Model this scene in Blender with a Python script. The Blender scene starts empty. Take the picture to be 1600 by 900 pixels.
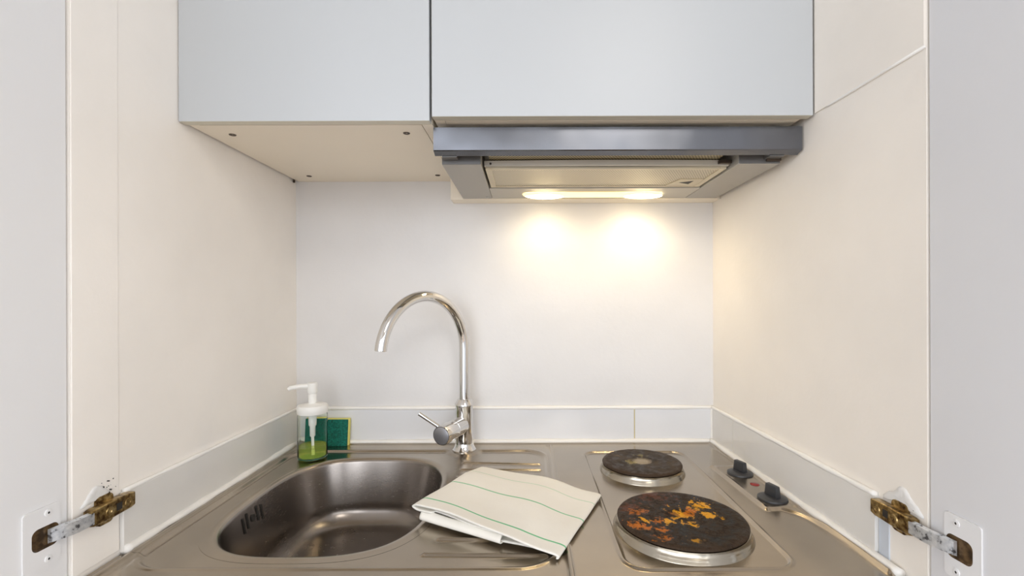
import bpy, bmesh, math, random
import numpy as np
from mathutils import Vector, Matrix
random.seed(4)
PI = math.pi
COL = bpy.context.scene.collection
CT = 0.90            # counter top height
YB = 1.116           # back wall
XL = -0.5415         # left wall
def XR(y): return 0.4404 + 0.03*(YB-y)   # right wall leans outwards a little

# ------------------------------------------------------------ materials
def mat(name, col, rough=.5, metal=0., **kw):
    m = bpy.data.materials.new(name); m.use_nodes = True
    b = m.node_tree.nodes['Principled BSDF']
    b.inputs['Base Color'].default_value = (*col, 1)
    b.inputs['Roughness'].default_value = rough
    b.inputs['Metallic'].default_value = metal
    for k, v in kw.items():
        b.inputs[k.replace('_', ' ')].default_value = v
    return m
def N(m, t, **kw):
    n = m.node_tree.nodes.new(t)
    for k, v in kw.items():
        if k in n.inputs.keys(): n.inputs[k].default_value = v
        else: setattr(n, k, v)
    return n
def L(m, a, b): m.node_tree.links.new(a, b)
def bsdf(m): return m.node_tree.nodes['Principled BSDF']
def coords(m, scale=(1,1,1)):
    tc = N(m, 'ShaderNodeTexCoord'); mp = N(m, 'ShaderNodeMapping')
    mp.inputs['Scale'].default_value = scale
    L(m, tc.outputs['Object'], mp.inputs['Vector']); return mp.outputs['Vector']
def noise(m, scale, detail=4, rough=.55, vec=None, vs=(1,1,1)):
    n = N(m, 'ShaderNodeTexNoise'); n.inputs['Scale'].default_value = scale
    n.inputs['Detail'].default_value = detail; n.inputs['Roughness'].default_value = rough
    L(m, vec if vec is not None else coords(m, vs), n.inputs['Vector']); return n.outputs['Fac']
def ramp(m, fac, stops):
    r = N(m, 'ShaderNodeValToRGB'); e = r.color_ramp.elements
    while len(e) < len(stops): e.new(.5)
    for i, (p, c) in enumerate(stops):
        e[i].position = p; e[i].color = (*c, 1) if len(c) == 3 else c
    L(m, fac, r.inputs['Fac']); return r.outputs['Color']
def maprange(m, fac, a, b, c, d):
    r = N(m, 'ShaderNodeMapRange')
    for k, v in zip(('From Min','From Max','To Min','To Max'), (a,b,c,d)): r.inputs[k].default_value = v
    L(m, fac, r.inputs['Value']); return r.outputs['Result']
def mix(m, fac, a, b, mode='MIX'):
    n = N(m, 'ShaderNodeMix', data_type='RGBA', blend_type=mode)
    for inp, v in ((n.inputs[0], fac), (n.inputs[6], a), (n.inputs[7], b)):
        if hasattr(v, 'is_linked') or hasattr(v, 'links'): L(m, v, inp)
        elif isinstance(v, (int, float)): inp.default_value = v
        else: inp.default_value = (*v, 1)
    return n.outputs[2]
def mth(m, op, a, b=None, clamp=False):
    n = N(m, 'ShaderNodeMath', operation=op, use_clamp=clamp)
    for i, v in enumerate((a, b)):
        if v is None: continue
        if isinstance(v, (int, float)): n.inputs[i].default_value = v
        else: L(m, v, n.inputs[i])
    return n.outputs[0]
def bump(m, h, strength=.2, dist=.001, normal=None):
    b = N(m, 'ShaderNodeBump'); b.inputs['Strength'].default_value = strength
    b.inputs['Distance'].default_value = dist
    L(m, h, b.inputs['Height'])
    L(m, b.outputs['Normal'], bsdf(m).inputs['Normal']); return b

def painted(name, col, rough=.5, var=.03, bs=.25, spec=.5):
    m = mat(name, col, rough); m.node_tree.nodes['Principled BSDF'].inputs['Specular IOR Level'].default_value = spec
    f = noise(m, 3.5, 5)
    c2 = tuple(max(0, c*(1-var*2)) for c in col); c1 = tuple(min(1, c*(1+var)) for c in col)
    L(m, ramp(m, f, [(.3, c2), (.7, c1)]), bsdf(m).inputs['Base Color'])
    bump(m, noise(m, 90, 6), bs, .0012)
    return m
M = {}
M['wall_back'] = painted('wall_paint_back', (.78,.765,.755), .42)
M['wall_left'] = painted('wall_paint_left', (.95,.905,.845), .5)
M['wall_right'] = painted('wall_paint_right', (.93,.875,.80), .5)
M['room'] = painted('room_paint', (.8,.79,.77), .6)
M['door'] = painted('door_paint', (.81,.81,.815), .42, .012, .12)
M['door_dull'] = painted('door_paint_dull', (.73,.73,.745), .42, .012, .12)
M['cab_door'] = painted('cabinet_lacquer', (.53,.555,.575), .38, .004, .02)
M['carcass'] = painted('carcass_melamine', (.94,.86,.72), .42, .01, .03)
M['edge'] = painted('door_edging', (.72,.69,.58), .45, .01, .03)
M['tile'] = painted('glazed_tile', (.80,.805,.82), .13, .02, .05)
M['tile_warm'] = painted('glazed_tile_side', (.78,.76,.725), .13, .03, .05)
M['caulk'] = painted('white_sealant', (.92,.90,.86), .4, .02, .5)
M['grout'] = painted('yellowed_grout', (.62,.52,.25), .6)
M['filler'] = painted('flaking_filler', (.80,.79,.77), .6, .04, .8)
M['floor'] = painted('floor_board', (.30,.21,.14), .45, .1)
M['dark'] = mat('dark_recess', (.02,.017,.014), .6)
M['screw'] = mat('dark_screw', (.07,.05,.035), .45, .6)

def steel(name, col, rough=.28, stretch=(3,60,3), smudge=.12, wave=.35, grain=.012):
    m = mat(name, col, rough, 1.)
    br = noise(m, 30, 3, .6, vs=stretch)
    sm = noise(m, 9, 6, .6)
    r = mth(m, 'ADD', mth(m, 'MULTIPLY', br, .10), mth(m, 'MULTIPLY', sm, smudge*2.2))
    L(m, mth(m, 'ADD', r, rough-.05-smudge), bsdf(m).inputs['Roughness'])
    c2 = tuple(c*.86 for c in col)
    L(m, ramp(m, sm, [(.32, c2), (.66, col)]), bsdf(m).inputs['Base Color'])
    lo = noise(m, 7, 2)
    h = mth(m, 'ADD', mth(m, 'MULTIPLY', lo, wave), mth(m, 'MULTIPLY', br, grain))
    bump(m, h, .5, .004)
    return m
M['steel'] = steel('counter_steel', (.45,.39,.315), .23, (3,60,3), .06, .10)
M['basin'] = steel('basin_steel', (.30,.27,.245), .25, (3,3,40), .04, .05, .0008)  # counter steel darkened: shade and dark reflections inside the bowl put into colour
M['fascia'] = steel('fascia_steel', (.18,.187,.208), .24, (60,60,2), .03, 1.4, .0)
M['hood_grey'] = painted('hood_grey_enamel', (.40,.38,.34), .38, .02, .03)
M['hood_dark'] = painted('hood_dark_trim', (.13,.125,.12), .4, .02, .03)
M['hood_light'] = painted('hood_lamp_panel', (.50,.47,.41), .4, .02, .03)
M['filter_frame'] = painted('filter_frame_cream', (.66,.58,.42), .4, .04, .05)
M['chrome'] = mat('chrome', (.72,.71,.70), .07, 1.)
M['ring'] = mat('hotplate_ring', (.44,.40,.33), .2, 1.)
bump(M['ring'], noise(M['ring'], 40, 3), .2, .002)
M['bronze'] = mat('tarnished_brass', (.40,.28,.12), .35, .9)
L(M['bronze'], ramp(M['bronze'], noise(M['bronze'], 140, 5), [(.35, (.09,.05,.02)), (.5, (.34,.23,.09)), (.68, (.62,.48,.24))]), bsdf(M['bronze']).inputs['Base Color'])
bump(M['bronze'], noise(M['bronze'], 200, 4), .4, .001)
M['bronze_grey'] = mat('dirty_steel', (.35,.31,.25), .4, .8)
L(M['bronze_grey'], ramp(M['bronze_grey'], noise(M['bronze_grey'], 120, 5), [(.35, (.14,.10,.06)), (.6, (.42,.36,.28)), (.75, (.7,.66,.6))]), bsdf(M['bronze_grey']).inputs['Base Color'])
M['link'] = mat('paint_splashed_steel', (.7,.72,.75), .3, .7)
L(M['link'], ramp(M['link'], noise(M['link'], 160, 5), [(.36, (.12,.12,.13)), (.44, (.62,.65,.69)), (.7, (.85,.87,.9))]), bsdf(M['link']).inputs['Base Color'])
M['cup'] = mat('brown_hinge_cup', (.11,.065,.03), .4, .5)
L(M['cup'], ramp(M['cup'], noise(M['cup'], 90, 5), [(.4, (.05,.03,.015)), (.7, (.24,.15,.07))]), bsdf(M['cup']).inputs['Base Color'])
M['knob'] = mat('black_knob_plastic', (.035,.036,.04), .38)
M['red'] = mat('red_lens', (.28,.01,.008), .15)
M['cloth'] = mat('cotton_towel', (.80,.77,.69), .9)
M['foam'] = mat('yellow_foam', (.78,.72,.22), .9)
bump(M['foam'], noise(M['foam'], 300, 4), .6, .002)
M['scourer'] = mat('green_scourer', (.0,.16,.11), .85)
L(M['scourer'], ramp(M['scourer'], noise(M['scourer'], 250, 5), [(.35, (.0,.085,.06)), (.7, (.005,.21,.145))]), bsdf(M['scourer']).inputs['Base Color'])
bump(M['scourer'], noise(M['scourer'], 420, 5), .9, .002)
M['pump'] = mat('white_pump_plastic', (.90,.89,.85), .35)
M['tube'] = mat('clear_tube', (.85,.87,.87), .3, Alpha=.6)
M['glass'] = mat('bottle_plastic', (.97,1,.98), .03, Transmission_Weight=1., IOR=1.12)
M['soap'] = mat('green_soap', (.80,.92,.22), .05, Transmission_Weight=.8, IOR=1.2)

# burnt hotplates
def plate_mat(name, blobs, mottled):
    m = mat(name, (.03,.02,.015), .5)
    tc = N(m, 'ShaderNodeTexCoord'); P = tc.outputs['Object']
    n1 = noise(m, 55, 8, .7, vec=P); n2 = noise(m, 130, 8, .7, vec=P); n3 = noise(m, 22, 5, .6, vec=P)
    if mottled:   # small plate: grey-brown worn
        base = ramp(m, n1, [(.3, (.035,.024,.016)), (.52, (.06,.042,.028)), (.66, (.16,.12,.085)), (.8, (.30,.25,.19))])
        base = mix(m, maprange(m, n3, .42, .62, 0, 1), (.035,.024,.016), base)
    else:
        base = ramp(m, n1, [(.36, (.004,.003,.002)), (.47, (.010,.006,.004)), (.53, (.05,.030,.016)), (.58, (.008,.005,.003)), (.68, (.12,.075,.042))])
    # smooth brown rim
    sx = N(m, 'ShaderNodeSeparateXYZ'); L(m, P, sx.inputs[0])
    ln = N(m, 'ShaderNodeVectorMath', operation='LENGTH'); L(m, P, ln.inputs[0])
    rim = maprange(m, mth(m, 'ADD', ln.outputs['Value'], mth(m, 'MULTIPLY', n3, .03)), .090, .108, 0, .8) if not mottled else maprange(m, ln.outputs['Value'], .058, .07, 0, .9)
    base = mix(m, rim, base, (.055,.035,.022))
    if mottled:
        c = maprange(m, mth(m, 'ADD', ln.outputs['Value'], mth(m, 'MULTIPLY', n2, .012)), .018, .027, 1, 0)
        base = mix(m, c, base, (.36,.30,.22))
    for (x, y, r, st, colr) in blobs:
        d = N(m, 'ShaderNodeVectorMath', operation='DISTANCE'); L(m, P, d.inputs[0])
        d.inputs[1].default_value = (x, y, .0)
        k = mth(m, 'DIVIDE', d.outputs['Value'], r)
        k = mth(m, 'ADD', mth(m, 'MULTIPLY', k, .26), mth(m, 'MULTIPLY', mth(m, 'ADD', n1, mth(m, 'MULTIPLY', n2, .9)), 1.5))
        f = maprange(m, k, 1.62, 1.54, 0, st)
        base = mix(m, f, base, colr)
    L(m, base, bsdf(m).inputs['Base Color']); bsdf(m).inputs['Specular IOR Level'].default_value = .12
    L(m, maprange(m, n1, .35, .65, .22, .75), bsdf(m).inputs['Roughness'])
    bump(m, mth(m, 'ADD', n1, mth(m, 'MULTIPLY', n2, .4)), .8, .003)
    return m
YEL, ORG, RST = (.72,.33,.008), (.50,.14,.005), (.14,.035,.008)
BP = (.2255,.692); SP = (.226,.930)
def rel(l): return [(x-BP[0]+.001, y-BP[1]+.009, r, s, c) for x, y, r, s, c in l]
M['plate_big'] = plate_mat('burnt_hotplate', rel([
    (.2000,.755,.030,.55,RST), (.155,.712,.022,.55,RST), (.163,.698,.012,.7,ORG),
    (.2626,.7196,.016,1,YEL), (.2564,.730,.010,1,YEL), (.2264,.690,.020,1,YEL), (.240,.697,.012,.9,ORG), (.214,.693,.010,.8,RST), (.266,.686,.012,1,YEL),
    (.1523,.661,.015,.9,ORG), (.168,.672,.009,1,YEL), (.160,.650,.010,.8,ORG), (.183,.6417,.009,.9,ORG), (.2328,.6627,.010,1,YEL), (.1817,.622,.012,.7,ORG),
    (.188,.672,.010,.9,ORG), (.203,.668,.009,1,YEL), (.222,.612,.009,.6,YEL), (.281,.676,.006,.8,YEL)]), False)
M['plate_small'] = plate_mat('worn_hotplate', [(-.022,-.004,.014,.5,(.42,.33,.10)), (.005,.03,.010,.4,(.38,.30,.1))], True)

# towel stripes
m = M['cloth']; uv = N(m, 'ShaderNodeUVMap'); sp = N(m, 'ShaderNodeSeparateXYZ'); L(m, uv.outputs[0], sp.inputs[0])
colr = (.84,.81,.73)
cc = ramp(m, noise(m, 12, 3), [(.3, (.83,.80,.73)), (.7, (.87,.845,.78))])
for v, s, w in ((.80,.40,.0042), (.51,.85,.0050), (.125,.95,.0052), (.96,.0,.004)):
    f = maprange(m, mth(m, 'ABSOLUTE', mth(m, 'SUBTRACT', sp.outputs['Y'], v)), w*1.7, w*.9, 0, s)
    cc = mix(m, f, cc, (.10,.50,.22))
L(m, cc, bsdf(m).inputs['Base Color'])
wv = noise(m, 800, 2); bump(m, mth(m, 'ADD', mth(m, 'MULTIPLY', wv, .3), noise(m, 40, 3)), .35, .0015)

# perforated filter
def filter_mat(name, base, hole, sc):
    m = mat(name, base, .45, .3)
    v = coords(m, (sc, sc, sc)); s = N(m, 'ShaderNodeSeparateXYZ'); L(m, v, s.inputs[0])
    fy = mth(m, 'FLOOR', s.outputs['Y'])
    xo = mth(m, 'ADD', s.outputs['X'], mth(m, 'MULTIPLY', fy, .5))
    a = mth(m, 'SUBTRACT', mth(m, 'FRACT', xo), .5); b_ = mth(m, 'SUBTRACT', mth(m, 'FRACT', s.outputs['Y']), .5)
    d = mth(m, 'SQRT', mth(m, 'ADD', mth(m, 'MULTIPLY', a, a), mth(m, 'MULTIPLY', b_, b_)))
    f = maprange(m, d, .36, .28, 0, 1)
    L(m, mix(m, f, base, hole), bsdf(m).inputs['Base Color'])
    return m
M['filter'] = filter_mat('grease_filter_mesh', (.66,.60,.47), (.30,.25,.16), 210)
M['filter_dark'] = filter_mat('tray_filter_mesh', (.50,.43,.27), (.05,.035,.015), 190)
def emis(name, col, st):
    m = mat(name, (.9,.85,.7), .4); b = bsdf(m)
    b.inputs['Emission Color'].default_value = (*col, 1); b.inputs['Emission Strength'].default_value = st
    return m
M['bulb'] = emis('lit_lamp', (1,.82,.48), 7)
M['lens'] = emis('lamp_lens', (1,.66,.22), 1.0)

# ------------------------------------------------------------ builders
def obj(name, bm, m, parent=None, smooth=False, autos=None):
    me = bpy.data.meshes.new(name); bmesh.ops.recalc_face_normals(bm, faces=bm.faces[:])
    bm.to_mesh(me); bm.free(); me.materials.append(m)
    if smooth or autos:
        me.polygons.foreach_set('use_smooth', [True]*len(me.polygons))
        if autos: me.set_sharp_from_angle(angle=math.radians(autos))
    o = bpy.data.objects.new(name, me); COL.objects.link(o)
    if parent: o.parent = parent; o.matrix_parent_inverse = Matrix.Translation(-world_loc(parent))
    return o
def world_loc(p):
    v = Vector(p.location)
    return v if p.parent is None else v     # sub-part parents keep identity location
def thing(name, label, cat, loc=(0,0,0), group=None):
    o = bpy.data.objects.new(name, None); COL.objects.link(o); o.location = loc
    o.empty_display_size = .02
    o['label'] = label; o['category'] = cat
    if group: o['group'] = group
    return o
def tag(o, label, cat, group=None):
    o['label'] = label; o['category'] = cat
    if group: o['group'] = group
    return o
def struct(o): o['kind'] = 'structure'; return o
def box(bm, x0, x1, y0, y1, z0, z1, bev=0, seg=2, mtx=None):
    r = bmesh.ops.create_cube(bm, size=1)
    vs = r['verts']
    for v in vs:
        v.co = Vector((x0+(v.co.x+.5)*(x1-x0), y0+(v.co.y+.5)*(y1-y0), z0+(v.co.z+.5)*(z1-z0)))
    if bev:
        es = list({e for v in vs for e in v.link_edges})
        r = bmesh.ops.bevel(bm, geom=es, offset=bev, segments=seg, profile=.5, affect='EDGES')
        vs = list({v for f in r['faces'] for v in f.verts} | {v for v in vs if v.is_valid})
    if mtx: bmesh.ops.transform(bm, matrix=mtx, verts=vs)
    return bm
def bx(*a, **k):
    return box(bmesh.new(), *a, **k)
def lathe(bm, prof, c=(0,0,0), seg=48, axis=None, close=False):
    """prof: list (r,h). axis: direction vector, default z"""
    q = Vector((0,0,1)).rotation_difference(Vector(axis).normalized()) if axis else None
    rings = []
    for r, h in prof:
        ring = []
        for k in range(1 if r < 1e-6 else seg):
            a = 2*PI*k/seg; p = Vector((r*math.cos(a), r*math.sin(a), h))
            if q: p = q @ p
            ring.append(bm.verts.new(p+Vector(c)))
        rings.append(ring)
    for a, b in zip(rings, rings[1:]):
        for k in range(seg):
            k2 = (k+1) % seg
            if len(a) == 1 and len(b) == 1: continue
            if len(a) == 1: bm.faces.new((a[0], b[k], b[k2]))
            elif len(b) == 1: bm.faces.new((a[k], a[k2], b[0]))
            else: bm.faces.new((a[k], a[k2], b[k2], b[k]))
    return bm
def tube(bm, pts, r, seg=20, cap=True):
    pts = [Vector(p) for p in pts]; n = len(pts)
    rad = r if isinstance(r, (list, tuple)) else [r]*n
    t0 = (pts[1]-pts[0]).normalized(); u = t0.orthogonal().normalized(); rings = []
    for i, p in enumerate(pts):
        t = (pts[min(i+1,n-1)]-pts[max(i-1,0)]).normalized()
        u = (u-t*u.dot(t)).normalized(); w = t.cross(u)
        rings.append([bm.verts.new(p+(u*math.cos(2*PI*k/seg)+w*math.sin(2*PI*k/seg))*rad[i]) for k in range(seg)])
    for a, b in zip(rings, rings[1:]):
        for k in range(seg): bm.faces.new((a[k], a[(k+1)%seg], b[(k+1)%seg], b[k]))
    if cap: bm.faces.new(rings[0]); bm.faces.new(rings[-1])
    return bm
def rrect(cx, cy, hx, hy, r, n=8):
    out = []
    for qx, qy, a0 in ((1,1,0), (-1,1,PI/2), (-1,-1,PI), (1,-1,1.5*PI)):
        for k in range(n+1):
            a = a0+PI/2*k/n
            out.append((cx+qx*(hx-r)+r*math.cos(a), cy+qy*(hy-r)+r*math.sin(a)))
    return out
def prism(bm, pts, f0, f1):
    """pts 2d, f0/f1 map (a,b)->3d for the two caps"""
    A = [bm.verts.new(f0(*p)) for p in pts]; B = [bm.verts.new(f1(*p)) for p in pts]
    n = len(pts)
    bm.faces.new(A); bm.faces.new(B)
    for k in range(n): bm.faces.new((A[k], A[(k+1)%n], B[(k+1)%n], B[k]))
    return bm

# ------------------------------------------------------------ room shell
YF = 0.562            # left front edge of the recess
YFR = 0.541
def quad_wall(name, xin, xout, y0, y1, z0, z1, m):
    bm = bmesh.new()
    pts = [(xin(y0), y0), (xin(y1), y1), (xout, y1), (xout, y0)]
    prism(bm, pts, lambda a, b: (a, b, z0), lambda a, b: (a, b, z1))
    return struct(obj(name, bm, m))
quad_wall('wall_left', lambda y: XL, XL-.12, YF, YB, 0, 2.5, M['wall_left'])
quad_wall('wall_right', lambda y: XR(y), XL+1.2, YFR, YB, 0, 2.5, M['wall_right'])
struct(obj('wall_back', bx(XL-.12, XL+1.2, YB, YB+.1, 0, 2.5), M['wall_back']))
struct(obj('floor', bx(-2.2, 2.2, -2.8, YB, -.05, 0), M['floor']))
struct(obj('ceiling', bx(-2.2, 2.2, -2.8, YB+.1, 2.5, 2.6), M['room']))
struct(obj('wall_front_left', bx(-2.2, XL-.12, .60, .70, 0, 2.5), M['room']))
struct(obj('wall_front_right', bx(XL+1.2, 2.2, .60, .70, 0, 2.5), M['room']))
# upper lining on the side walls (soft paint step level with the cabinet underside)
bm = bmesh.new()
prism(bm, [(XR(YFR)-.0025, YFR), (XR(.736)-.0025, .736), (XR(.736), .736), (XR(YFR), YFR)], lambda a, b: (a, b, 1.523), lambda a, b: (a, b, 2.5))
struct(obj('trim_1', bm, M['wall_right']))
bm = bmesh.new()
tube(bm, [(XR(y)-.001, y, 1.5225) for y in (YFR, .6, .66, .70, .715)], [.0022, .002, .0021, .0019, .0004], 8)
struct(obj('trim_2', bm, M['caulk'], smooth=True))
# front lining strip on the left side wall
struct(obj('trim_3', bx(XL, XL+.002, YF, .627, CT+.005, 2.5, bev=.0008), M['wall_left']))

# ------------------------------------------------------------ tiles and sealant
TT = .980
J = .2534
def side_strip(bm, y0, y1, z0, z1, t):
    prism(bm, [(XR(y0), y0), (XR(y1), y1), (XR(y1)-t, y1), (XR(y0)-t, y0)], lambda a, b: (a, b, z0), lambda a, b: (a, b, z1))
    return bm
struct(obj('trim_4', bx(XL+.006, J-.001, YB-.006, YB, CT, TT, bev=.0012), M['tile']))
struct(obj('trim_5', bx(J+.001, XR(YB)-.006, YB-.006, YB, CT, TT, bev=.0012), M['tile']))
struct(obj('trim_6', bx(J-.001, J+.001, YB-.0052, YB, CT, TT), M['grout']))
struct(obj('trim_7', bx(XL, XL+.006, .629, YB, CT, TT, bev=.0012), M['tile_warm']))
struct(obj('trim_8', side_strip(bmesh.new(), 1.0062, YB, CT, TT, .006), M['tile_warm']))
struct(obj('trim_9', side_strip(bmesh.new(), .612, 1.0050, CT, TT, .006), M['tile_warm']))
struct(obj('trim_10', side_strip(bmesh.new(), 1.0050, 1.0062, CT, TT, .0055), M['grout']))
def bead(name, pts, r, jit=.12, n=60):
    P = [Vector(p) for p in pts]; out = []; rr = []
    for a, b in zip(P, P[1:]):
        for k in range(n):
            out.append(a.lerp(b, k/n))
    out.append(P[-1]); ph = random.random()*9
    for i in range(len(out)):
        rr.append(r*(1+jit*math.sin(i*.37+ph)+jit*.7*math.sin(i*.91+ph*2)))
    return struct(obj(name, tube(bmesh.new(), out, rr, 10), M['caulk'], smooth=True))
bead('trim_11', [(XL+.003, .632, TT+.001), (XL+.004, YB-.004, TT+.001)], .0035)
bead('trim_12', [(XL+.004, YB-.004, TT+.001), (XR(YB)-.004, YB-.004, TT+.001)], .0045)
bead('trim_13', [(XR(YB)-.004, YB-.004, TT+.001), (XR(.613)-.003, .613, TT+.001)], .0042)
bead('trim_14', [(XL+.006, .630, CT+.003), (XL+.007, YB-.007, CT+.003)], .0060)
bead('trim_15', [(XL+.007, YB-.008, CT+.003), (XR(YB)-.008, YB-.008, CT+.003)], .0058)
bead('trim_16', [(XR(YB)-.008, YB-.008, CT+.003), (XR(.57)-.007, .57, CT+.003)], .0064)
bead('trim_17', [(XR(YB)-.006, YB-.006, CT), (XR(YB)-.006, YB-.006, TT)], .003, n=20)
bead('trim_18', [(XL+.006, YB-.006, CT), (XL+.006, YB-.006, TT)], .003, n=20)

# ------------------------------------------------------------ counter: one pressed sheet
top = thing('sink_and_hob_counter', 'stainless steel one-piece worktop with sink bowl, drainer and two electric hotplates', 'worktop', (0, .83, CT))
def sstep(t): t = np.clip(t, 0, 1); return t*t*(3-2*t)
def sdrr(x, y, x0, x1, y0, y1, r):
    cx, cy, hx, hy = (x0+x1)/2, (y0+y1)/2, (x1-x0)/2, (y1-y0)/2
    qx = np.abs(x-cx)-hx+r; qy = np.abs(y-cy)-hy+r
    return np.hypot(np.maximum(qx,0), np.maximum(qy,0))+np.minimum(np.maximum(qx,qy),0)-r
def sdseg(x, y, pts):
    d = np.full_like(x, 9.)
    for (ax, ay), (bx_, by) in zip(pts, pts[1:]):
        vx, vy = bx_-ax, by-ay; t = np.clip(((x-ax)*vx+(y-ay)*vy)/(vx*vx+vy*vy), 0, 1)
        d = np.minimum(d, np.hypot(x-ax-t*vx, y-ay-t*vy))
    return d
def smooth_poly(pts, n=6):
    out = []
    P = [pts[0]]+list(pts)+[pts[-1]]
    for i in range(1, len(P)-2):
        for k in range(n):
            t = k/n; a, b, c, d = P[i-1], P[i], P[i+1], P[i+2]
            out.append(tuple(.5*(2*b[j]+(c[j]-a[j])*t+(2*a[j]-5*b[j]+4*c[j]-d[j])*t*t+(3*b[j]-a[j]-3*c[j]+d[j])*t**3) for j in (0,1)))
    out.append(pts[-1]); return out
BC = (-.3125, .8205); BA, BB = .1625, .1995
YFRONT = .516
def H(x, y):
    h = np.zeros_like(x)
    # recess around the bowl and drainer
    d = sdrr(x, y, -.512, .038, .596, 1.052, .05)
    rec = sstep(.5-d/.007)
    dt = np.hypot(x+.139, y-1.059)
    rec = rec*sstep((dt-.030)/.014)
    h -= .0035*rec
    h += .0012*np.exp(-((d-.006)/.003)**2)*sstep((dt-.030)/.014)
    # drainer ribs
    for i, yy in enumerate((.628, .668, .708, .748, .788, .828, .868, .905, .942, .982)):
        xs = -.128 if i > 1 else (-.136+.012*i)
        dd = sdseg(x, y, [(xs, yy), (.026, yy-(.004 if i < 9 else .012))])
        h += .0034*np.exp(-(dd/.0032)**2)
    # join ridge
    k = sstep((1.092-y)/.012)
    h += k*.0036*np.exp(-((x-.0550)/.0028)**2) - k*.0014*np.exp(-((x-.0475)/.004)**2)
    # hob panel
    d = sdrr(x, y, .123, .339, .586, 1.038, .028)
    h += .0030*np.exp(-(d/.0026)**2) - .0008*sstep(-d/.004)
    # control strip
    cp = smooth_poly([(.369,.945), (.373,.9216), (.3796,.768), (.386,.754), (.405,.7535), (.4225,.735), (.4345,.700), (.441,.650), (.4405,.575)])
    d = sdseg(x, y, cp)
    h += .0042*np.exp(-(d/.0032)**2)
    h += .0012*sstep((x-.374)/.006)*sstep((y-.757)/.006)*sstep((.955-y)/.012)
    # raised outer lip
    dl = x-XL; dr = XR(y)-x; db = YB-y
    e = np.minimum(np.minimum(dl, dr), db)
    h += .0022*np.exp(-((e-.017)/.0045)**2) - .0015*sstep((.012-e)/.005)
    h -= .0009*np.exp(-((dl-.032)/.004)**2)*(y < 1.06)
    # front roll
    h -= .018*sstep((YFRONT+.012-y)/.012)**2
    return h
def grid_counter():
    nx, ny = 620, 380
    v = np.linspace(YFRONT, YB-.0062, ny)
    u = np.linspace(0, 1, nx)
    U, Y = np.meshgrid(u, v)
    x0 = XL+.0062+0*Y; x1 = XR(Y)-.0062
    x0 = np.where(Y < .628, XL+.0025, x0)
    X = x0+(x1-x0)*U
    Z = H(X, Y)+CT
    P = np.stack([X, Y, Z], -1).reshape(-1, 3)
    # thing-local: root at (0,.83,CT)
    inside = (np.abs((X-BC[0])/(BA+.003))**3.0+np.abs((Y-BC[1])/(BB+.003))**3.0) < 1
    ins = inside
    q = []
    idx = np.arange(nx*ny).reshape(ny, nx)
    a, b, c, d = idx[:-1,:-1], idx[:-1,1:], idx[1:,1:], idx[1:,:-1]
    keep = ~(ins[:-1,:-1] & ins[:-1,1:] & ins[1:,1:] & ins[1:,:-1])
    F = np.stack([a, b, c, d], -1)[keep]
    used = np.zeros(nx*ny, bool); used[F.ravel()] = True
    remap = np.cumsum(used)-1
    P = P[used]; F = remap[F]
    me = bpy.data.meshes.new('worktop_sheet')
    me.vertices.add(len(P)); me.vertices.foreach_set('co', P.astype(np.float32).ravel())
    me.loops.add(F.size); me.loops.foreach_set('vertex_index', F.astype(np.int32).ravel())
    me.polygons.add(len(F)); me.polygons.foreach_set('loop_start', np.arange(0, F.size, 4, dtype=np.int32))
    me.polygons.foreach_set('use_smooth', np.ones(len(F), bool))
    me.update(calc_edges=True); me.validate(); me.materials.append(M['steel'])
    o = bpy.data.objects.new('worktop_sheet', me); COL.objects.link(o)
    o.parent = top; o.matrix_parent_inverse = Matrix.Translation((0,-.83,-CT))
    return o
grid_counter()
# front apron of the sheet
obj('front_edge', bx(XL+.003, XR(YFRONT)-.007, YFRONT-.001, YFRONT+.001, CT-.040, CT-.0165), M['steel'], top)

# bowl
prof = [(-.013,-.0033), (-.008,-.00325), (-.004,-.0031), (-.002,-.0028), (0,-.0031)]
R = .010
for k in range(1, 9):
    a = PI/2*.93*k/8; prof.append((R*math.sin(a), -.0031-R*(1-math.cos(a))))
d0, z0 = prof[-1]
for k in range(1, 13):
    prof.append((d0+.016*k/12, z0-.082*k/12))
d0, z0 = prof[-1]; R2 = .036
for k in range(1, 15):
    a = PI/2*k/14; prof.append((d0+R2*(1-math.cos(a)), z0-R2*math.sin(a)))
d0, z0 = prof[-1]
for k in range(1, 10):
    t = k/9; prof.append((d0+(BA-d0-.030)*t, z0-.006*t))
bm = bmesh.new(); rings = []; NS = 200
for i, (d, z) in enumerate(prof):
    t = max(0, min(1, (d-.05)/.08)); n = 3.0-.9*t
    a_, b_ = BA-d, BB-d
    if d > .06:   # converge to a round drain
        w = (d-.06)/(BA-.030-.06); b_ = (BB-.06)+(.030-(BB-.06))*w; a_ = (BA-.06)+(.030-(BA-.06))*w
    ring = []
    for k in range(NS):
        th = 2*PI*k/NS; c, s = math.cos(th), math.sin(th)
        x = BC[0]+a_*math.copysign(abs(c)**(2/n), c); y = BC[1]+b_*math.copysign(abs(s)**(2/n), s)
        ring.append(bm.verts.new((x, y, CT+z)))
    rings.append(ring)
for a, b in zip(rings, rings[1:]):
    for k in range(NS): bm.faces.new((a[k], a[(k+1)%NS], b[(k+1)%NS], b[k]))
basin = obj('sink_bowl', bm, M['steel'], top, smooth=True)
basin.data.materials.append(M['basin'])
for i_, p_ in enumerate(basin.data.polygons): p_.material_index = 1 if p_.index >= NS*9 else 0  # inner faces take the steel with shade in its colour
zd = CT+prof[-1][1]
bm = bmesh.new(); lathe(bm, [(0,-.004), (.006,-.004), (.008,-.001), (.020,-.002), (.028,.0008), (.032,.0012), (.033,0)], (BC[0], BC[1], zd))
drain = obj('drain_strainer', bm, M['chrome'], basin, autos=40)
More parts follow.
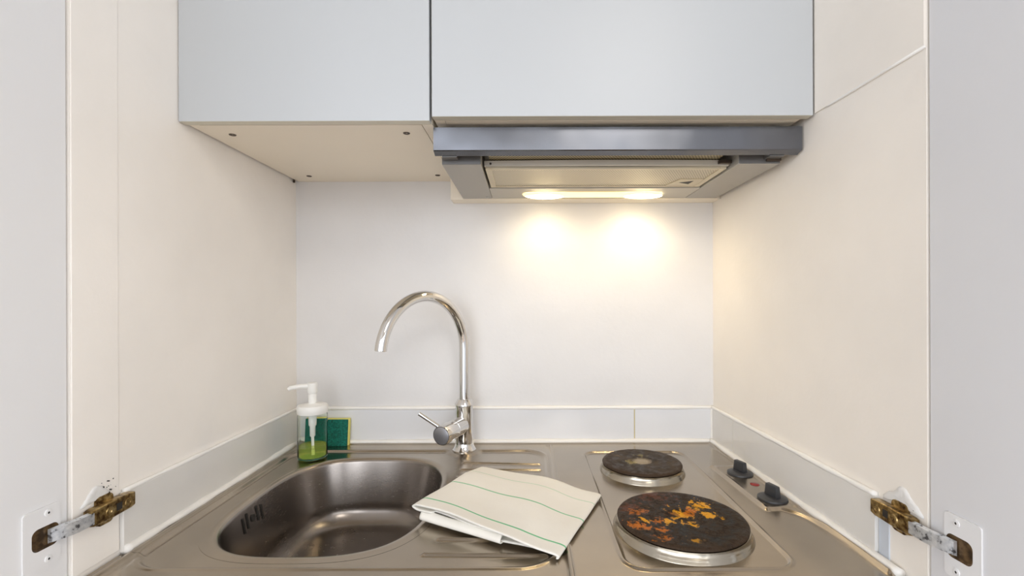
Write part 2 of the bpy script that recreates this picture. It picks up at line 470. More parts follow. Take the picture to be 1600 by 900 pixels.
# overflow slots on the left bowl wall
for k, (yy, kind) in enumerate(((.770,0), (.782,0), (.797,1), (.811,0), (.824,0))):
    bm = bmesh.new(); zc = CT-.031
    def wallx(z, y):
        dd = -(z-CT+.0127)*.195+.010
        s = abs((y-BC[1])/(BB-dd)); return BC[0]-(BA-dd)*(1-s**3)**(1/3)
    if kind:
        pts = [(yy+.0052*math.cos(2*PI*j/20), zc+.006*math.sin(2*PI*j/20)) for j in range(20)]
    else:
        pts = rrect(yy, zc+(.002 if k % 2 else -.001), .0019, .0125, .0018, 4)
    prism(bm, pts, lambda y, z: (wallx(z, y)+.0018, y, z), lambda y, z: (wallx(z, y)-.002, y, z))
    obj('overflow_hole' if kind else 'overflow_slot', bm, M['dark'], basin)

# hotplates
def hotplate(c, r, m):
    z = CT-.0008
    bm = bmesh.new()
    k = r
    lathe(bm, [(k*.99,.0135), (k*1.005,.0132), (k*1.008,.0108), (k*1.018,.0080), (k*1.03,.0062), (k*1.042,.0046), (k*1.05,.0026), (k*1.066,.0008), (k*1.07,-.0004)], (c[0], c[1], z), 96)
    h0 = bpy.data.objects.new('x', None); bpy.data.objects.remove(h0)
    bm2 = bmesh.new()
    p2 = [(0,.0168), (r*.06,.0168), (r*.22,.0168), (r*.245,.0180), (r*.265,.0182), (r*.29,.0180), (r*.32,.0182), (r*.6,.0184), (r*.90,.0186), (r*.95,.0184), (r*.985,.0172), (r,.0155), (r,.0145), (r*.97,.0138)]
    lathe(bm2, [(a, b-.0168) for a, b in p2], (0,0,0), 96)
    me = bpy.data.meshes.new('hotplate'); bmesh.ops.recalc_face_normals(bm2, faces=bm2.faces[:]); bm2.to_mesh(me); bm2.free()
    me.materials.append(m); me.polygons.foreach_set('use_smooth', [True]*len(me.polygons)); me.set_sharp_from_angle(angle=math.radians(50))
    o = bpy.data.objects.new('hotplate', me); COL.objects.link(o); o.parent = top
    o.location = (c[0], c[1]-.83, .0168-.0008)
    ring = obj('trim_ring', bm, M['ring'], None, autos=60); ring.parent = o
    ring.matrix_parent_inverse = Matrix.Translation((-c[0], -c[1], -(CT+.016)))
    return o
hp = hotplate(BP, .0918, M['plate_big']); hp['label'] = 'large black hotplate with burnt yellow and orange stains'
hp = hotplate(SP, .0765, M['plate_small']); hp['label'] = 'small worn brown hotplate with a pale centre'

# knobs
def knob(c, ang):
    z = CT+.0012
    bm = lathe(bmesh.new(), [(0,.0055), (.012,.0055), (.0195,.0042), (.0228,.0026), (.0235,.0012), (.0235,0), (0,0)], (c[0], c[1], z), 48)
    base = obj('control_knob', bm, M['knob'], top, autos=35)
    bm = bmesh.new()
    box(bm, -.0120, .0120, -.0045, .0045, .004, .0235, bev=.0012)
    for v in bm.verts:
        t = (v.co.z-.004)/.0195; v.co.y *= 1.25-.35*t; v.co.x *= 1.08-.12*t
    bmesh.ops.transform(bm, matrix=Matrix.Translation((c[0], c[1], z)) @ Matrix.Rotation(ang, 4, 'Z'), verts=bm.verts)
    g = obj('grip', bm, M['knob'], base, autos=40)
    return base
knob((.4085,.906), math.radians(-70)); knob((.4105,.791), math.radians(-74))
bm = lathe(bmesh.new(), [(0,.0012), (.006,.0011), (.0078,.0004), (.0080,-.001)], (.4105,.852,CT+.0014), 32)
obj('indicator_light', bm, M['red'], top, autos=50)

# ------------------------------------------------------------ base cabinet below (under the frame)
base = thing('base_cabinet', 'white base cabinet under the steel worktop', 'cabinet', (0,.8,0))
obj('carcass', bx(XL+.004, XR(.53)-.02, .545, YB-.01, .10, CT-.17), M['cab_door'], base)
obj('plinth', bx(XL+.004, XR(.53)-.02, .58, .60, 0, .10), M['cab_door'], base)
obj('rail', bx(XL+.004, XR(.53)-.02, .530, .548, CT-.17, CT-.042), M['cab_door'], base)
for a, b in ((XL+.006, -.05), (-.046, .434)):
    d = obj('door', bx(a, b, .527, .545, .11, CT-.175, bev=.002), M['cab_door'], base)
    obj('handle', tube(bmesh.new(), [((a+b)/2-.06, .527, .66), ((a+b)/2-.06, .505, .66), ((a+b)/2+.06, .505, .66), ((a+b)/2+.06, .527, .66)], .005, 10), M['chrome'], d, autos=40)

# ------------------------------------------------------------ wall cabinets
YD = .737; ZC = 1.5139; CTOP = 2.25
def cabinet(x0, x1, xb0, xb1, zb, label, holes):
    t = thing('wall_cabinet', label, 'cabinet', ((x0+x1)/2, YD+.19, zb), 'white wall cabinets')
    yb = YD+.0185
    obj('side_panel', bx(xb0, xb0+.016, yb, YB, zb+.0006, CTOP), M['carcass'], t)
    obj('side_panel', bx(xb1-.016, xb1, yb, YB, zb+.0006, CTOP), M['carcass'], t)
    obj('bottom_panel', bx(xb0+.0168, xb1-.0168, yb, YB, zb, zb+.016), M['carcass'], t)
    obj('top_panel', bx(xb0+.016, xb1-.016, yb, YB, CTOP-.016, CTOP), M['carcass'], t)
    bm = bx(x0, x1, YD, YD+.0165, zb-.0002, CTOP, bev=.0009)
    d = obj('door', bm, M['cab_door'], t)
    me = d.data; me.materials.append(M['edge'])
    for p in me.polygons:
        if p.normal.z < -.9: p.material_index = 1
    for (hx, hy) in holes:
        bm = lathe(bmesh.new(), [(0,.0012), (.0018,.0012), (.0026,-.0010), (.0052,-.0010), (.0060,.0005)], (hx, hy, zb), 24)
        obj('fixing_screw', bm, M['screw'], t, autos=50)
    return t
cabinet(-.5402, -.1497, -.5360, -.1490, ZC, 'narrower white wall cabinet left of the cooker hood', [(-.493,.797), (-.199,.792), (-.4865,1.064), (-.197,1.060)])
cabinet(-.1460, .4478, -.1450, .4380, ZC+.0065, 'wider white wall cabinet above the cooker hood', [])
obj('fixing_peg', lathe(bmesh.new(), [(0,0), (.0025,0), (.0025,.012), (0,.012)], (-.5372,1.098,ZC-.006), 12), M['screw'], bpy.data.objects['wall_cabinet'], autos=40)

# ------------------------------------------------------------ cooker hood
hood = thing('cooker_hood', 'slim stainless steel cooker hood with lit lamp under the wall cabinet', 'cooker hood', (.145, .93, 1.463))
FX0, FX1 = -.1490, .4470
bm = bmesh.new()    # fascia: front bar with a chamfered lower lip
prf = [(.765,1.5135), (.765,1.4768), (.7665,1.4755), (.7795,1.4715), (.7795,1.4735), (.768,1.478), (.7672,1.5115), (.7795,1.512), (.7795,1.5135)]
prism(bm, prf, lambda y, z: (FX0, y, z), lambda y, z: (FX1, y, z))
fas = obj('fascia', bm, M['fascia'], hood)
BX0, BX1 = -.1416, .4300; CX0, CX1 = -.0755, .3600
ZU = 1.4630; Y0, Y1 = .800, 1.0705
for xa, xb in ((BX0, CX0), (CX1, BX1)):
    bm = bx(xa, xb, Y0, Y1, ZU, 1.5125, bev=.0012)
    o_ = obj('side_housing', bm, M['hood_grey'], hood); o_.data.materials.append(M['hood_dark'])
    for p_ in o_.data.polygons:
        if p_.normal.y < -.9: p_.material_index = 1
obj('side_rail', bx(BX0+.004, BX0+.028, .7797, .7995, 1.4700, 1.5125), M['hood_dark'], hood)
obj('side_rail', bx(BX1-.028, BX1-.004, .7797, .7995, 1.4700, 1.5125), M['hood_dark'], hood)
obj('lamp_panel', bx(CX0+.0007, CX1-.0007, .976, Y1, ZU+.0006, 1.5125), M['hood_light'], hood)
obj('back_housing', bx(CX0, CX1, .79, .976, 1.497, 1.5125), M['hood_grey'], hood)
# front filter retaining bar, slightly bowed
bm = bmesh.new(); n = 24; xs = [CX0+.003+(CX1-CX0-.006)*i/n for i in range(n+1)]
rows = []
for x in xs:
    s = (x-CX0)/(CX1-CX0); q = .004*math.sin(PI*s)
    rows.append([bm.verts.new((x, y-q, z)) for y, z in ((.830,1.4695), (.829,1.4780), (.836,1.4785), (.838,1.4690))])
for a, b in zip(rows, rows[1:]):
    for k in range(4): bm.faces.new((a[k], a[(k+1)%4], b[(k+1)%4], b[k]))
bm.faces.new(rows[0]); bm.faces.new(rows[-1])
obj('retaining_bar', bm, M['hood_light'], hood)
# tray filter, seen in the gap behind the fascia
obj('tray_filter', bx(CX0+.012, CX1-.022, .781, .850, 1.4800, 1.4830), M['filter_dark'], hood)
obj('tray_frame', bx(CX0+.001, CX1-.001, .7797, .7835, 1.4745, 1.4835), M['hood_grey'], hood)
# main grease filter: frame + mesh + latch
bm = bmesh.new(); fz0, fz1 = 1.4655, 1.4700; fx0, fx1, fy0, fy1 = CX0+.004, CX1-.004, .839, .9745
w = .011
box(bm, fx0, fx0+w, fy0, fy1, fz0, fz1, bev=.0008); box(bm, fx1-w, fx1, fy0, fy1, fz0, fz1, bev=.0008)
box(bm, fx0+w, fx1-w, fy0, fy0+.006, fz0, fz1, bev=.0008); box(bm, fx0+w, fx1-w, fy1-.009, fy1, fz0, fz1, bev=.0008)
flt = obj('grease_filter', bm, M['filter_frame'], hood)
obj('filter_mesh', bx(fx0+w, fx1-w, fy0+.006, fy1-.009, fz0+.0018, fz1-.001), M['filter'], flt)
bm = bmesh.new()
prism(bm, [(fx1-.058,fy1-.060), (fx1-.012,fy1-.060), (fx1-.012,fy1-.011), (fx1-.072,fy1-.011)][::1], lambda a, b: (a, b, fz0+.0002), lambda a, b: (a, b, fz0+.0022))
lat = obj('latch', bm, M['filter_frame'], flt)
bm = bmesh.new()
prism(bm, [(fx1-.052,fy1-.036), (fx1-.028,fy1-.049), (fx1-.030,fy1-.024)], lambda a, b: (a, b, fz0-.0001), lambda a, b: (a, b, fz0+.0006))
obj('latch_recess', bm, M['dark'], flt)
# right hand bracket, rivets and slide switch
obj('slide_switch', bx(.405, .4290, .794, .7999, 1.4665, 1.4755, bev=.001), M['screw'], hood)
obj('bracket', bx(CX1-.024, CX1-.002, .822, .829, 1.4705, 1.4765, bev=.0008), M['screw'], hood)
for x, y in ((CX0+.014,.8275), ):
    obj('rivet', lathe(bmesh.new(), [(0,.001), (.0016,.0008), (.002,0)], (x, y, 1.4725), 12, axis=(0,-1,0)), M['dark'], hood)
obj('rivet', lathe(bmesh.new(), [(0,.001), (.0022,.0008), (.003,0)], (BX0+.055, 1.055, ZU), 12, axis=(0,0,-1)), M['chrome'], hood)
# lens and two lit lamps
LX0, LX1, LY = -.006, .293, 1.027
bm = bmesh.new(); nL = 40
rows = []
for j in range(6):
    t = j/5; k = math.sqrt(max(0, 1-t*t)) if j < 5 else 0
    off = .018*k+.001; z = ZU+.0004-.0065*t
    rows.append([bm.verts.new((x, y, z)) for x, y in rrect((LX0+LX1)/2, LY, (LX1-LX0)/2-.018+off, off, off*.98, 8)])
for a, b in zip(rows, rows[1:]):
    m_ = len(a)
    for k in range(m_): bm.faces.new((a[k], a[(k+1)%m_], b[(k+1)%m_], b[k]))
bm.faces.new(rows[-1])
lens = obj('lamp_lens', bm, M['lens'], hood, smooth=True)
for xc in (.042, .252):
    bm = bmesh.new(); bmesh.ops.create_uvsphere(bm, u_segments=28, v_segments=14, radius=1)
    for v in bm.verts: v.co = Vector((xc+v.co.x*.044, LY+v.co.y*.0165, ZU-.0035+v.co.z*.0062))
    obj('lamp', bm, M['bulb'], lens, smooth=True)
# board behind the hood
tag(obj('backing_board', bx(-.170, XR(1.09)-.001, 1.0715, YB, 1.4615, ZC-.0005, bev=.001), M['carcass']), 'cream board on the back wall behind the cooker hood', 'board')

# ------------------------------------------------------------ tap
tx, ty = -.139, 1.059
tap = thing('mixer_tap', 'tall chrome swan-neck mixer tap with side lever behind the sink bowl', 'tap', (tx, ty, CT))
bm = lathe(bmesh.new(), [(0,0), (.0262,0), (.0265,.002), (.0245,.0045), (.0215,.010), (.0195,.018), (.0200,.028), (.0197,.040), (.0197,.098), (.0210,.0988), (.0213,.102), (.0207,.104), (.0150,.1135), (.0125,.1145), (0,.1145)], (tx, ty, CT), 64)
obj('tap_body', bm, M['chrome'], tap, autos=28)
d = Vector((-.129, -.189, 0)); Rr = d.length/2; dn = d.normalized(); rp = .0112
zc = CT+.228
pts = [Vector((tx, ty, CT+.112+ (zc-CT-.112)*k/8)) for k in range(8)]
for k in range(41):
    a = PI*.965*k/40
    pts.append(Vector((tx, ty, zc))+dn*(Rr*(1-math.cos(a)))+Vector((0,0,Rr*math.sin(a))))
obj('spout', tube(bmesh.new(), pts, rp, 28), M['chrome'], tap, autos=40)
e = pts[-1]; ed = (pts[-1]-pts[-2]).normalized()
obj('aerator', lathe(bmesh.new(), [(0,-.001), (.0088,-.001), (.0088,.0006), (.0, .0006)], e, 24, axis=ed), M['bronze_grey'], tap, autos=40)
ax = Vector((-.036, -.079, -.004)).normalized(); o0 = Vector((tx, ty, CT+.058))+ax*.012
bm = lathe(bmesh.new(), [(0,0), (.0190,0), (.0193,.034), (.0183,.0345), (.0183,.0365), (.0198,.037), (.0205,.040), (.0205,.076), (.0195,.078), (0,.078)], o0, 56, axis=ax)
obj('mixer_barrel', bm, M['chrome'], tap, autos=28)
M['cap'] = mat('satin_cap', (.36,.36,.38), .42, .75)
obj('handle_cap', lathe(bmesh.new(), [(0,.0004), (.0172,.0004), (.0186,-.0006)], o0+ax*.0784, 48, axis=ax), M['cap'], tap, autos=40)
side = Vector((0,0,1)).cross(ax).normalized()
lv0 = o0+ax*.066+Vector((-.006,0,.012)); lv1 = Vector((-.2236, .985, .9985))
obj('lever', tube(bmesh.new(), [lv0, lv0.lerp(lv1,.5), lv1], .0042, 18), M['chrome'], tap, autos=40)

# ------------------------------------------------------------ soap dispenser
sx_, sy_ = -.4600, 1.0185; sz = CT-.0034
soap = thing('soap_dispenser', 'clear pump bottle with white top and green washing-up liquid in the corner', 'soap dispenser', (sx_, sy_, sz))
rb = .0300
bm = lathe(bmesh.new(), [(0,.0005), (rb*.85,.0005), (rb*.97,.0022), (rb,.006), (rb,.094), (rb*.97,.0975), (rb*.945,.0975), (rb*.955,.093), (rb*.955,.0065), (rb*.90,.0042), (0,.0040)], (sx_, sy_, sz), 64)
bot = obj('bottle', bm, M['glass'], soap, autos=50)
bm = lathe(bmesh.new(), [(0,.0044), (rb*.88,.0046), (rb*.946,.0072), (rb*.946,.0265), (rb*.93,.0258), (0,.0256)], (sx_, sy_, sz), 64)
obj('washing_up_liquid', bm, M['soap'], soap, autos=50)
bm = lathe(bmesh.new(), [(rb*.6,.096), (rb*1.01,.0965), (rb*1.04,.098), (rb*1.04,.111), (rb*.98,.114), (.0110,.1165), (.0095,.118), (0,.118)], (sx_, sy_, sz), 56)
obj('collar', bm, M['pump'], soap, autos=40)
bm = lathe(bmesh.new(), [(.0085,.1165), (.0088,.136), (.0078,.137), (.0078,.1385), (.0092,.139), (.0102,.142), (.0102,.158), (.0096,.161), (0,.162)], (sx_, sy_, sz), 40)
tube(bm, [(sx_, sy_, sz+.1535), (sx_-.022, sy_-.008, sz+.1545), (sx_-.040, sy_-.0145, sz+.1525), (sx_-.044, sy_-.016, sz+.149)], [.0062,.0052,.0046,.0042], 16)
obj('pump_head', bm, M['pump'], soap, autos=40)
bm = lathe(bmesh.new(), [(.0065,.096), (.0085,.093), (.0080,.070), (.0058,.067), (.0056,.047), (.0034,.044), (0,.044)], (sx_, sy_, sz), 24)
tube(bm, [(sx_, sy_, sz+.046), (sx_+.001, sy_, sz+.008)], .0030, 12)
obj('dip_tube', bm, M['pump'], soap, autos=40)

# ------------------------------------------------------------ sponge
sp0 = thing('sponge', 'green and yellow scouring sponge standing against the back tiles', 'sponge', (-.460, 1.09, CT))
rotm = Matrix.Translation((-.4605, 1.0835, CT+.0002)) @ Matrix.Rotation(math.radians(-6), 4, 'X')
bm = bx(-.049, .049, 0, .006, 0, .060, bev=.0015); bmesh.ops.transform(bm, matrix=rotm, verts=bm.verts)
obj('scouring_pad', bm, M['scourer'], sp0)
bm = bx(-.0495, .0505, .0062, .0180, 0.0005, .0620, bev=.002); bmesh.ops.transform(bm, matrix=rotm, verts=bm.verts)
obj('foam', bm, M['foam'], sp0)

# ------------------------------------------------------------ dish towel
def towel():
    # a single sheet folded: path in (u, z), extruded along v
    path = [(.236,.0014), (.20,.0014), (.14,.0015), (.06,.0016), (.020,.0018), (.012,.0024), (.0085,.0045), (.012,.0068), (.020,.0074),
            (.06,.0072), (.12,.0070), (.146,.0072), (.1535,.0082), (.1555,.0100), (.1535,.0118), (.146,.0125),
            (.12,.0128), (.06,.0134), (.018,.0138), (.007,.0142), (.0,.0160), (-.003,.0182), (.001,.0204), (.010,.0214),
            (.05,.0205), (.10,.0186), (.14,.0172), (.17,.0140), (.19,.0102), (.21,.0074), (.228,.0066), (.237,.0062), (.2425,.0048), (.2430,.0030), (.240,.0018)]
    # resample
    P = [Vector((a, b, 0)) for a, b in path]; fine = []
    for i in range(len(P)-1):
        p0, p1, p2, p3 = P[max(i-1,0)], P[i], P[i+1], P[min(i+2,len(P)-1)]
        n = max(2, int((p2-p1).length/.0016))
        n = min(n, 30)
        for k in range(n):
            t = k/n
            fine.append(.5*((2*p1)+(p2-p0)*t+(2*p0-5*p1+4*p2-p3)*t*t+(3*p1-p0-3*p2+p3)*t**3))
    fine.append(P[-1])
    c0 = Vector((-.172, .722)); c1 = Vector((.0370, .6060)); c3 = Vector((-.0865, .901)); c2 = Vector((.1220, .798))
    nv = 60; bm = bmesh.new(); uvl = bm.loops.layers.uv.new('UVMap'); rows = []; uvs = {}
    W = .240
    for j in range(nv+1):
        v = j/nv; row = []
        for i, p in enumerate(fine):
            f = i/len(fine); u = p.x/W
            layer = 1 if f > .60 else 0
            vv = v
            # different free edges per layer
            ins = (0.0 if layer else .035+.02*math.sin(u*9))
            vv = ins+(1-2*ins)*v if not layer else v+.006*math.sin(u*7)*(1-v)
            q = c0.lerp(c1, u).lerp(c3.lerp(c2, u), vv) if True else None
            # slight bow of the outline
            q = q+Vector((.0, .004*math.sin(PI*u)*(1 if vv > .5 else -.4)*abs(vv-.5)*2))
            lift = 1.0
            z = p.y
            if f > .60:
                z += .0022*math.sin(u*8+v*3.1)*math.sin(PI*min(1, max(0,u)))+.0014*math.sin(v*11+u*4)*.5
                back = max(0, (v-.75)/.25); z -= .0055*back*max(0, 1-u*.4)*(z/.02)
                # front hem lifts a bit over the inner roll
                fr = max(0, 1-v/.10); z += .0012*fr*math.sin(PI*min(1,max(0,u)))
                z = max(z, .0050 if u < .93 else z)
            else:
                back = max(0, (v-.75)/.25); z *= 1-.3*back
            row.append(bm.verts.new((q.x, q.y, CT+.0016+z))); uvs[row[-1]] = (f, v)
        rows.append(row)
    for a, b in zip(rows, rows[1:]):
        for k in range(len(fine)-1):
            fc = bm.faces.new((a[k], a[k+1], b[k+1], b[k]))
            for lp in fc.loops: lp[uvl].uv = uvs[lp.vert]
    # soft rolled fold along the front edge, ending part way along
    nu = 40; rows = []
    for i in range(nu+1):
        u = .055+.60*i/nu; row = []
        zt = .0128-.0035*u+.0006*math.sin(u*17); 
        for k in range(15):
            a = -PI/2+PI*k/14
            zz = .0008+(zt)*(.5+.5*math.sin(a)); vv = .030-.044*math.cos(a)*(1-.25*math.sin(a))+.012*(1-u)*.5
            q = c0.lerp(c1, u).lerp(c3.lerp(c2, u), vv)
            row.append(bm.verts.new((q.x, q.y, CT+.0010+zz))); uvs[row[-1]] = (.3, .35)
        rows.append(row)
    for a, b in zip(rows, rows[1:]):
        for k in range(14):
            fc = bm.faces.new((a[k], a[k+1], b[k+1], b[k]))
            for lp in fc.loops: lp[uvl].uv = uvs[lp.vert]
    o = obj('dish_towel', bm, M['cloth'], smooth=True)
    s = o.modifiers.new('thickness', 'SOLIDIFY'); s.thickness = .0021; s.offset = 0
    return tag(o, 'folded cream cotton dish towel with thin green stripes lying on the drainer', 'towel')
towel()

# ------------------------------------------------------------ open cupboard doors with concealed hinges
def plate_on(bm, side, xf, yc, zc, hy, hz, r, t0, t1):
    pts = rrect(yc, zc, hy, hz, r, 6)
    prism(bm, pts, lambda y, z: (xf(y)-side*t0, y, z), lambda y, z: (xf(y)-side*t1, y, z))
    return bm
def hinge_set(door, side, xf, xw, y_edge, plate_y, arm0, arm1, z, dirt, plaque):
    """side: -1 left, +1 right; xf(y): door face x; xw(y): wall face x; arm from arm0 (near) to arm1 (deep)"""
    s = -side     # direction into the room
    hin = obj('hinge', (lambda bm: bm)(arm_mesh(side, xw, arm0, arm1, z)), M[dirt], door, autos=35)
    # face plate with an oblong opening over the cup
    bm = bmesh.new()
    hy, hz = .0205, .034
    outer = rrect(plate_y, z, hy, hz, .004, 6); oy = plate_y+.0035; inner = rrect(oy, z-.0005, .0150, .0125, .007, 6)
    x1 = lambda y: xf(y)+s*.0020
    A = [bm.verts.new((x1(y), y, zz)) for y, zz in outer]; B = [bm.verts.new((x1(y), y, zz)) for y, zz in inner]
    A0 = [bm.verts.new((xf(y)+s*.0001, y, zz)) for y, zz in outer]; B0 = [bm.verts.new((xf(y)+s*.0001, y, zz)) for y, zz in inner]
    n = len(A)
    for k in range(n):
        k2 = (k+1) % n
        bm.faces.new((A[k], A[k2], B[k2], B[k])); bm.faces.new((A[k], A[k2], A0[k2], A0[k])); bm.faces.new((B[k], B[k2], B0[k2], B0[k]))
    obj('face_plate', bm, M['door'], hin, autos=30)
    # cup: shallow brown well
    bm = bmesh.new(); pts = rrect(oy, z-.0005, .0150, .0125, .007, 6)
    B = [bm.verts.new((xf(y)+s*.0018, y, zz)) for y, zz in pts]; C = [bm.verts.new((xf(y)+s*.0003, oy+(y-oy)*.9, z+(zz-z)*.85)) for y, zz in pts]
    for k in range(len(B)): bm.faces.new((B[k], B[(k+1)%n], C[(k+1)%n], C[k]))
    bm.faces.new(C)
    obj('hinge_cup', bm, M['cup'], hin)
    # link arm between cup and wall arm
    bm = bmesh.new()
    pa = Vector((xf(plate_y+.006)+s*.0035, plate_y+.006, z-.001)); pb = Vector((xw(arm0)+s*.010, arm0+.003, z))
    for k in range(6):
        pass
    secs = []
    for k, (t, h, th, lift) in enumerate(((0,.0080,.0030,0), (.25,.0085,.0040,.002), (.55,.0085,.0045,.0035), (1,.0080,.0045,.001))):
        p = pa.lerp(pb, t)+Vector((s*lift, 0, 0))
        secs.append([bm.verts.new(p+Vector((s*th*a, 0, h*b))) for a, b in ((-.6,-1), (.6,-.86), (.6,.86), (-.6,1))])
    for a, b in zip(secs, secs[1:]):
        for k in range(4): bm.faces.new((a[k], a[(k+1)%4], b[(k+1)%4], b[k]))
    bm.faces.new(secs[0]); bm.faces.new(secs[-1])
    obj('link_arm', bm, M['link'], hin, autos=30)
    # screws
    for zz in (z+.026, z-.026):
        yy = plate_y+.006
        obj('screw', lathe(bmesh.new(), [(0,.0004), (.0010,.0004), (.0014,.0014), (.0038,.0010), (.0042,0)], (xf(yy)+s*.0020, yy, zz), 20, axis=(s,0,0)), M['door'], hin, autos=40)
        obj('screw_socket', lathe(bmesh.new(), [(0,.0006), (.0013,.0006), (.0013,0)], (xf(yy)+s*.0026, yy, zz), 12, axis=(s,0,0)), M['dark'], hin)
    for t in (.38, .82):
        yy = arm0+(arm1-arm0)*t
        bm = lathe(bmesh.new(), [(0,.0006), (.0012,.0004), (.0020,.0014), (.0052,.0012), (.0060,-.0005)], (xw(yy)+s*.0135, yy, z-.0005), 24, axis=(s,0,0))
        obj('screw', bm, M['bronze'], hin, autos=40)
    yy = arm0+(arm1-arm0)*.60
    bm = bmesh.new(); box(bm, *sorted((xw(yy)+s*.0132, xw(yy)+s*.0140)), yy-.0040, yy+.0040, z-.0045, z+.0045)
    obj('slot', bm, M['dark'], hin)
    return hin
def arm_mesh(side, xw, y0, y1, z):
    s = -side; bm = bmesh.new()
    # U-shaped arm: channel outer face + flanges; tapers towards the deep end, with mounting plate below
    secs = []
    for t, h, d in ((0,.0090,.0125), (.06,.0102,.0135), (.5,.0108,.0135), (.9,.0100,.0135), (1,.0088,.0128)):
        y = y0+(y1-y0)*t
        secs.append([bm.verts.new((xw(y)+s*a, y, z+b)) for a, b in ((.003,-h), (d-.001,-h), (d,-h+.0012), (d,h-.0012), (d-.001,h), (.003,h))])
    for a, b in zip(secs, secs[1:]):
        for k in range(6): bm.faces.new((a[k], a[(k+1)%6], b[(k+1)%6], b[k]))
    bm.faces.new(secs[0]); bm.faces.new(secs[-1])
    # mounting plate wings
    y = y0+(y1-y0)*.45
    pts = rrect(y, z, .012, .0185, .006, 5)
    prism(bm, pts, lambda a, b: (xw(a)+s*.0003, a, b), lambda a, b: (xw(a)+s*.0038, a, b))
    return bm
def leaf_door(name, side, xf, y1, label, m):
    t = thing('cupboard_door', label, 'door', (xf(y1), y1-.25, 0))
    bm = bmesh.new()
    y0 = y1-.49
    prism(bm, [(xf(y0), y0), (xf(y1), y1), (xf(y1)+side*.018, y1), (xf(y0)+side*.018, y0)], lambda a, b: (a, b, .02), lambda a, b: (a, b, 2.42))
    bmesh.ops.bevel(bm, geom=[e for e in bm.edges if abs(e.verts[0].co.z-e.verts[1].co.z) > 1], offset=.0012, segments=2, affect='EDGES')
    obj('door_panel', bm, m, t)
    return t
xfl = lambda y: XL-.0012-.010*(YF-.002-y)
xfr = lambda y: XR(YFR)+.0012+.030*(YFR-.002-y)
dl = leaf_door('l', -1, xfl, YF-.002, 'open white cupboard door at the left edge with a brass hinge', M['door'])
dr = leaf_door('r', 1, xfr, YFR-.002, 'open greyish cupboard door at the right edge with a brass hinge', M['door_dull'])
hinge_set(dl, -1, xfl, lambda y: XL+.0022, YF, .529, .573, .637, .9700, 'bronze', None)
hinge_set(dr, 1, xfr, XR, YFR, .4985, .548, .610, .9690, 'bronze', None)

# old filler, chips and a bare patch around the hinges
def patch(name, side, xw, pts, t, label, m=M['filler'], lump=.0016):
    s = -side; bm = bmesh.new()
    cy = sum(p[0] for p in pts)/len(pts); cz = sum(p[1] for p in pts)/len(pts)
    sm = []
    n = len(pts)
    for i in range(n):
        for k in range(4):
            a, b, c, d = pts[i-1], pts[i], pts[(i+1)%n], pts[(i+2)%n]; q = k/4
            sm.append(tuple(.5*(2*b[j]+(c[j]-a[j])*q+(2*a[j]-5*b[j]+4*c[j]-d[j])*q*q+(3*b[j]-a[j]-3*c[j]+d[j])*q**3)+random.uniform(-.0005,.0005) for j in (0,1)))
    rings = []
    for f, h in ((1,.0001), (.93,t*.8), (.75,t), (.5,t*1.1), (.25,t*.9)):
        rings.append([bm.verts.new((xw(cy+(y-cy)*f)+s*(h+random.uniform(0,lump)*(f<.9)*.4+(.0)), cy+(y-cy)*f, cz+(z-cz)*f)) for y, z in sm])
    for a, b in zip(rings, rings[1:]):
        for k in range(len(sm)): bm.faces.new((a[k], a[(k+1)%len(sm)], b[(k+1)%len(sm)], b[k]))
    bm.faces.new(rings[-1])
    return tag(obj(name, bm, m, autos=60), label, 'filler')
xwl = lambda y: XL+.0021
patch('filler_patch', -1, xwl, [(.571,.983), (.581,.984), (.592,.985), (.604,.984), (.612,.989), (.606,.996), (.598,1.002), (.590,1.003), (.583,.997), (.577,.990)], .0018, 'flaking white filler patch above the left hinge')
patch('filler_patch', 1, XR, [(.552,.990), (.545,.981), (.556,.980), (.575,.982), (.592,.982), (.606,.980), (.600,.990), (.588,.996), (.578,1.006), (.569,1.004), (.561,.996)], .0020, 'lumpy white filler patch above the right hinge')
# bare bluish strip of board under the right hinge
bm = bmesh.new(); side_strip(bm, .5945, .6105, CT+.006, .9600, .0018)
M['bare'] = painted('bare_board', (.60,.64,.70), .5, .06)
tag(obj('board_strip', bm, M['bare']), 'bare bluish white strip below the right hinge beside the tiles', 'strip')
# specks of chipped paint around both fillers (dark, part of each patch)
for par, side, xw, area, n in ((bpy.data.objects['filler_patch'], -1, xwl, (.594,.622,.985,1.004), 11), (bpy.data.objects['filler_patch.001'], 1, XR, (.549,.600,.979,.992), 14)):
    bm = bmesh.new(); s = -side
    for k in range(n):
        y = random.uniform(area[0], area[1]); z = random.uniform(area[2], area[3])
        r = random.uniform(.0003, .0009); h = .0002 if side > 0 else .0002
        a0 = random.random()*6
        P = [(y+r*random.uniform(.6,1.5)*math.cos(a0+q*PI/3), z+r*random.uniform(.6,1.4)*math.sin(a0+q*PI/3)) for q in range(6)]
        prism(bm, P, lambda a, b: (xw(a)+s*.0, a, b), lambda a, b: (xw(a)+s*(.0042 if r > .0008 else .0006)*.6, a, b))
    o = obj('paint_chips', bm, M['dark'], None); o.parent = par; o['kind'] = 'stuff'

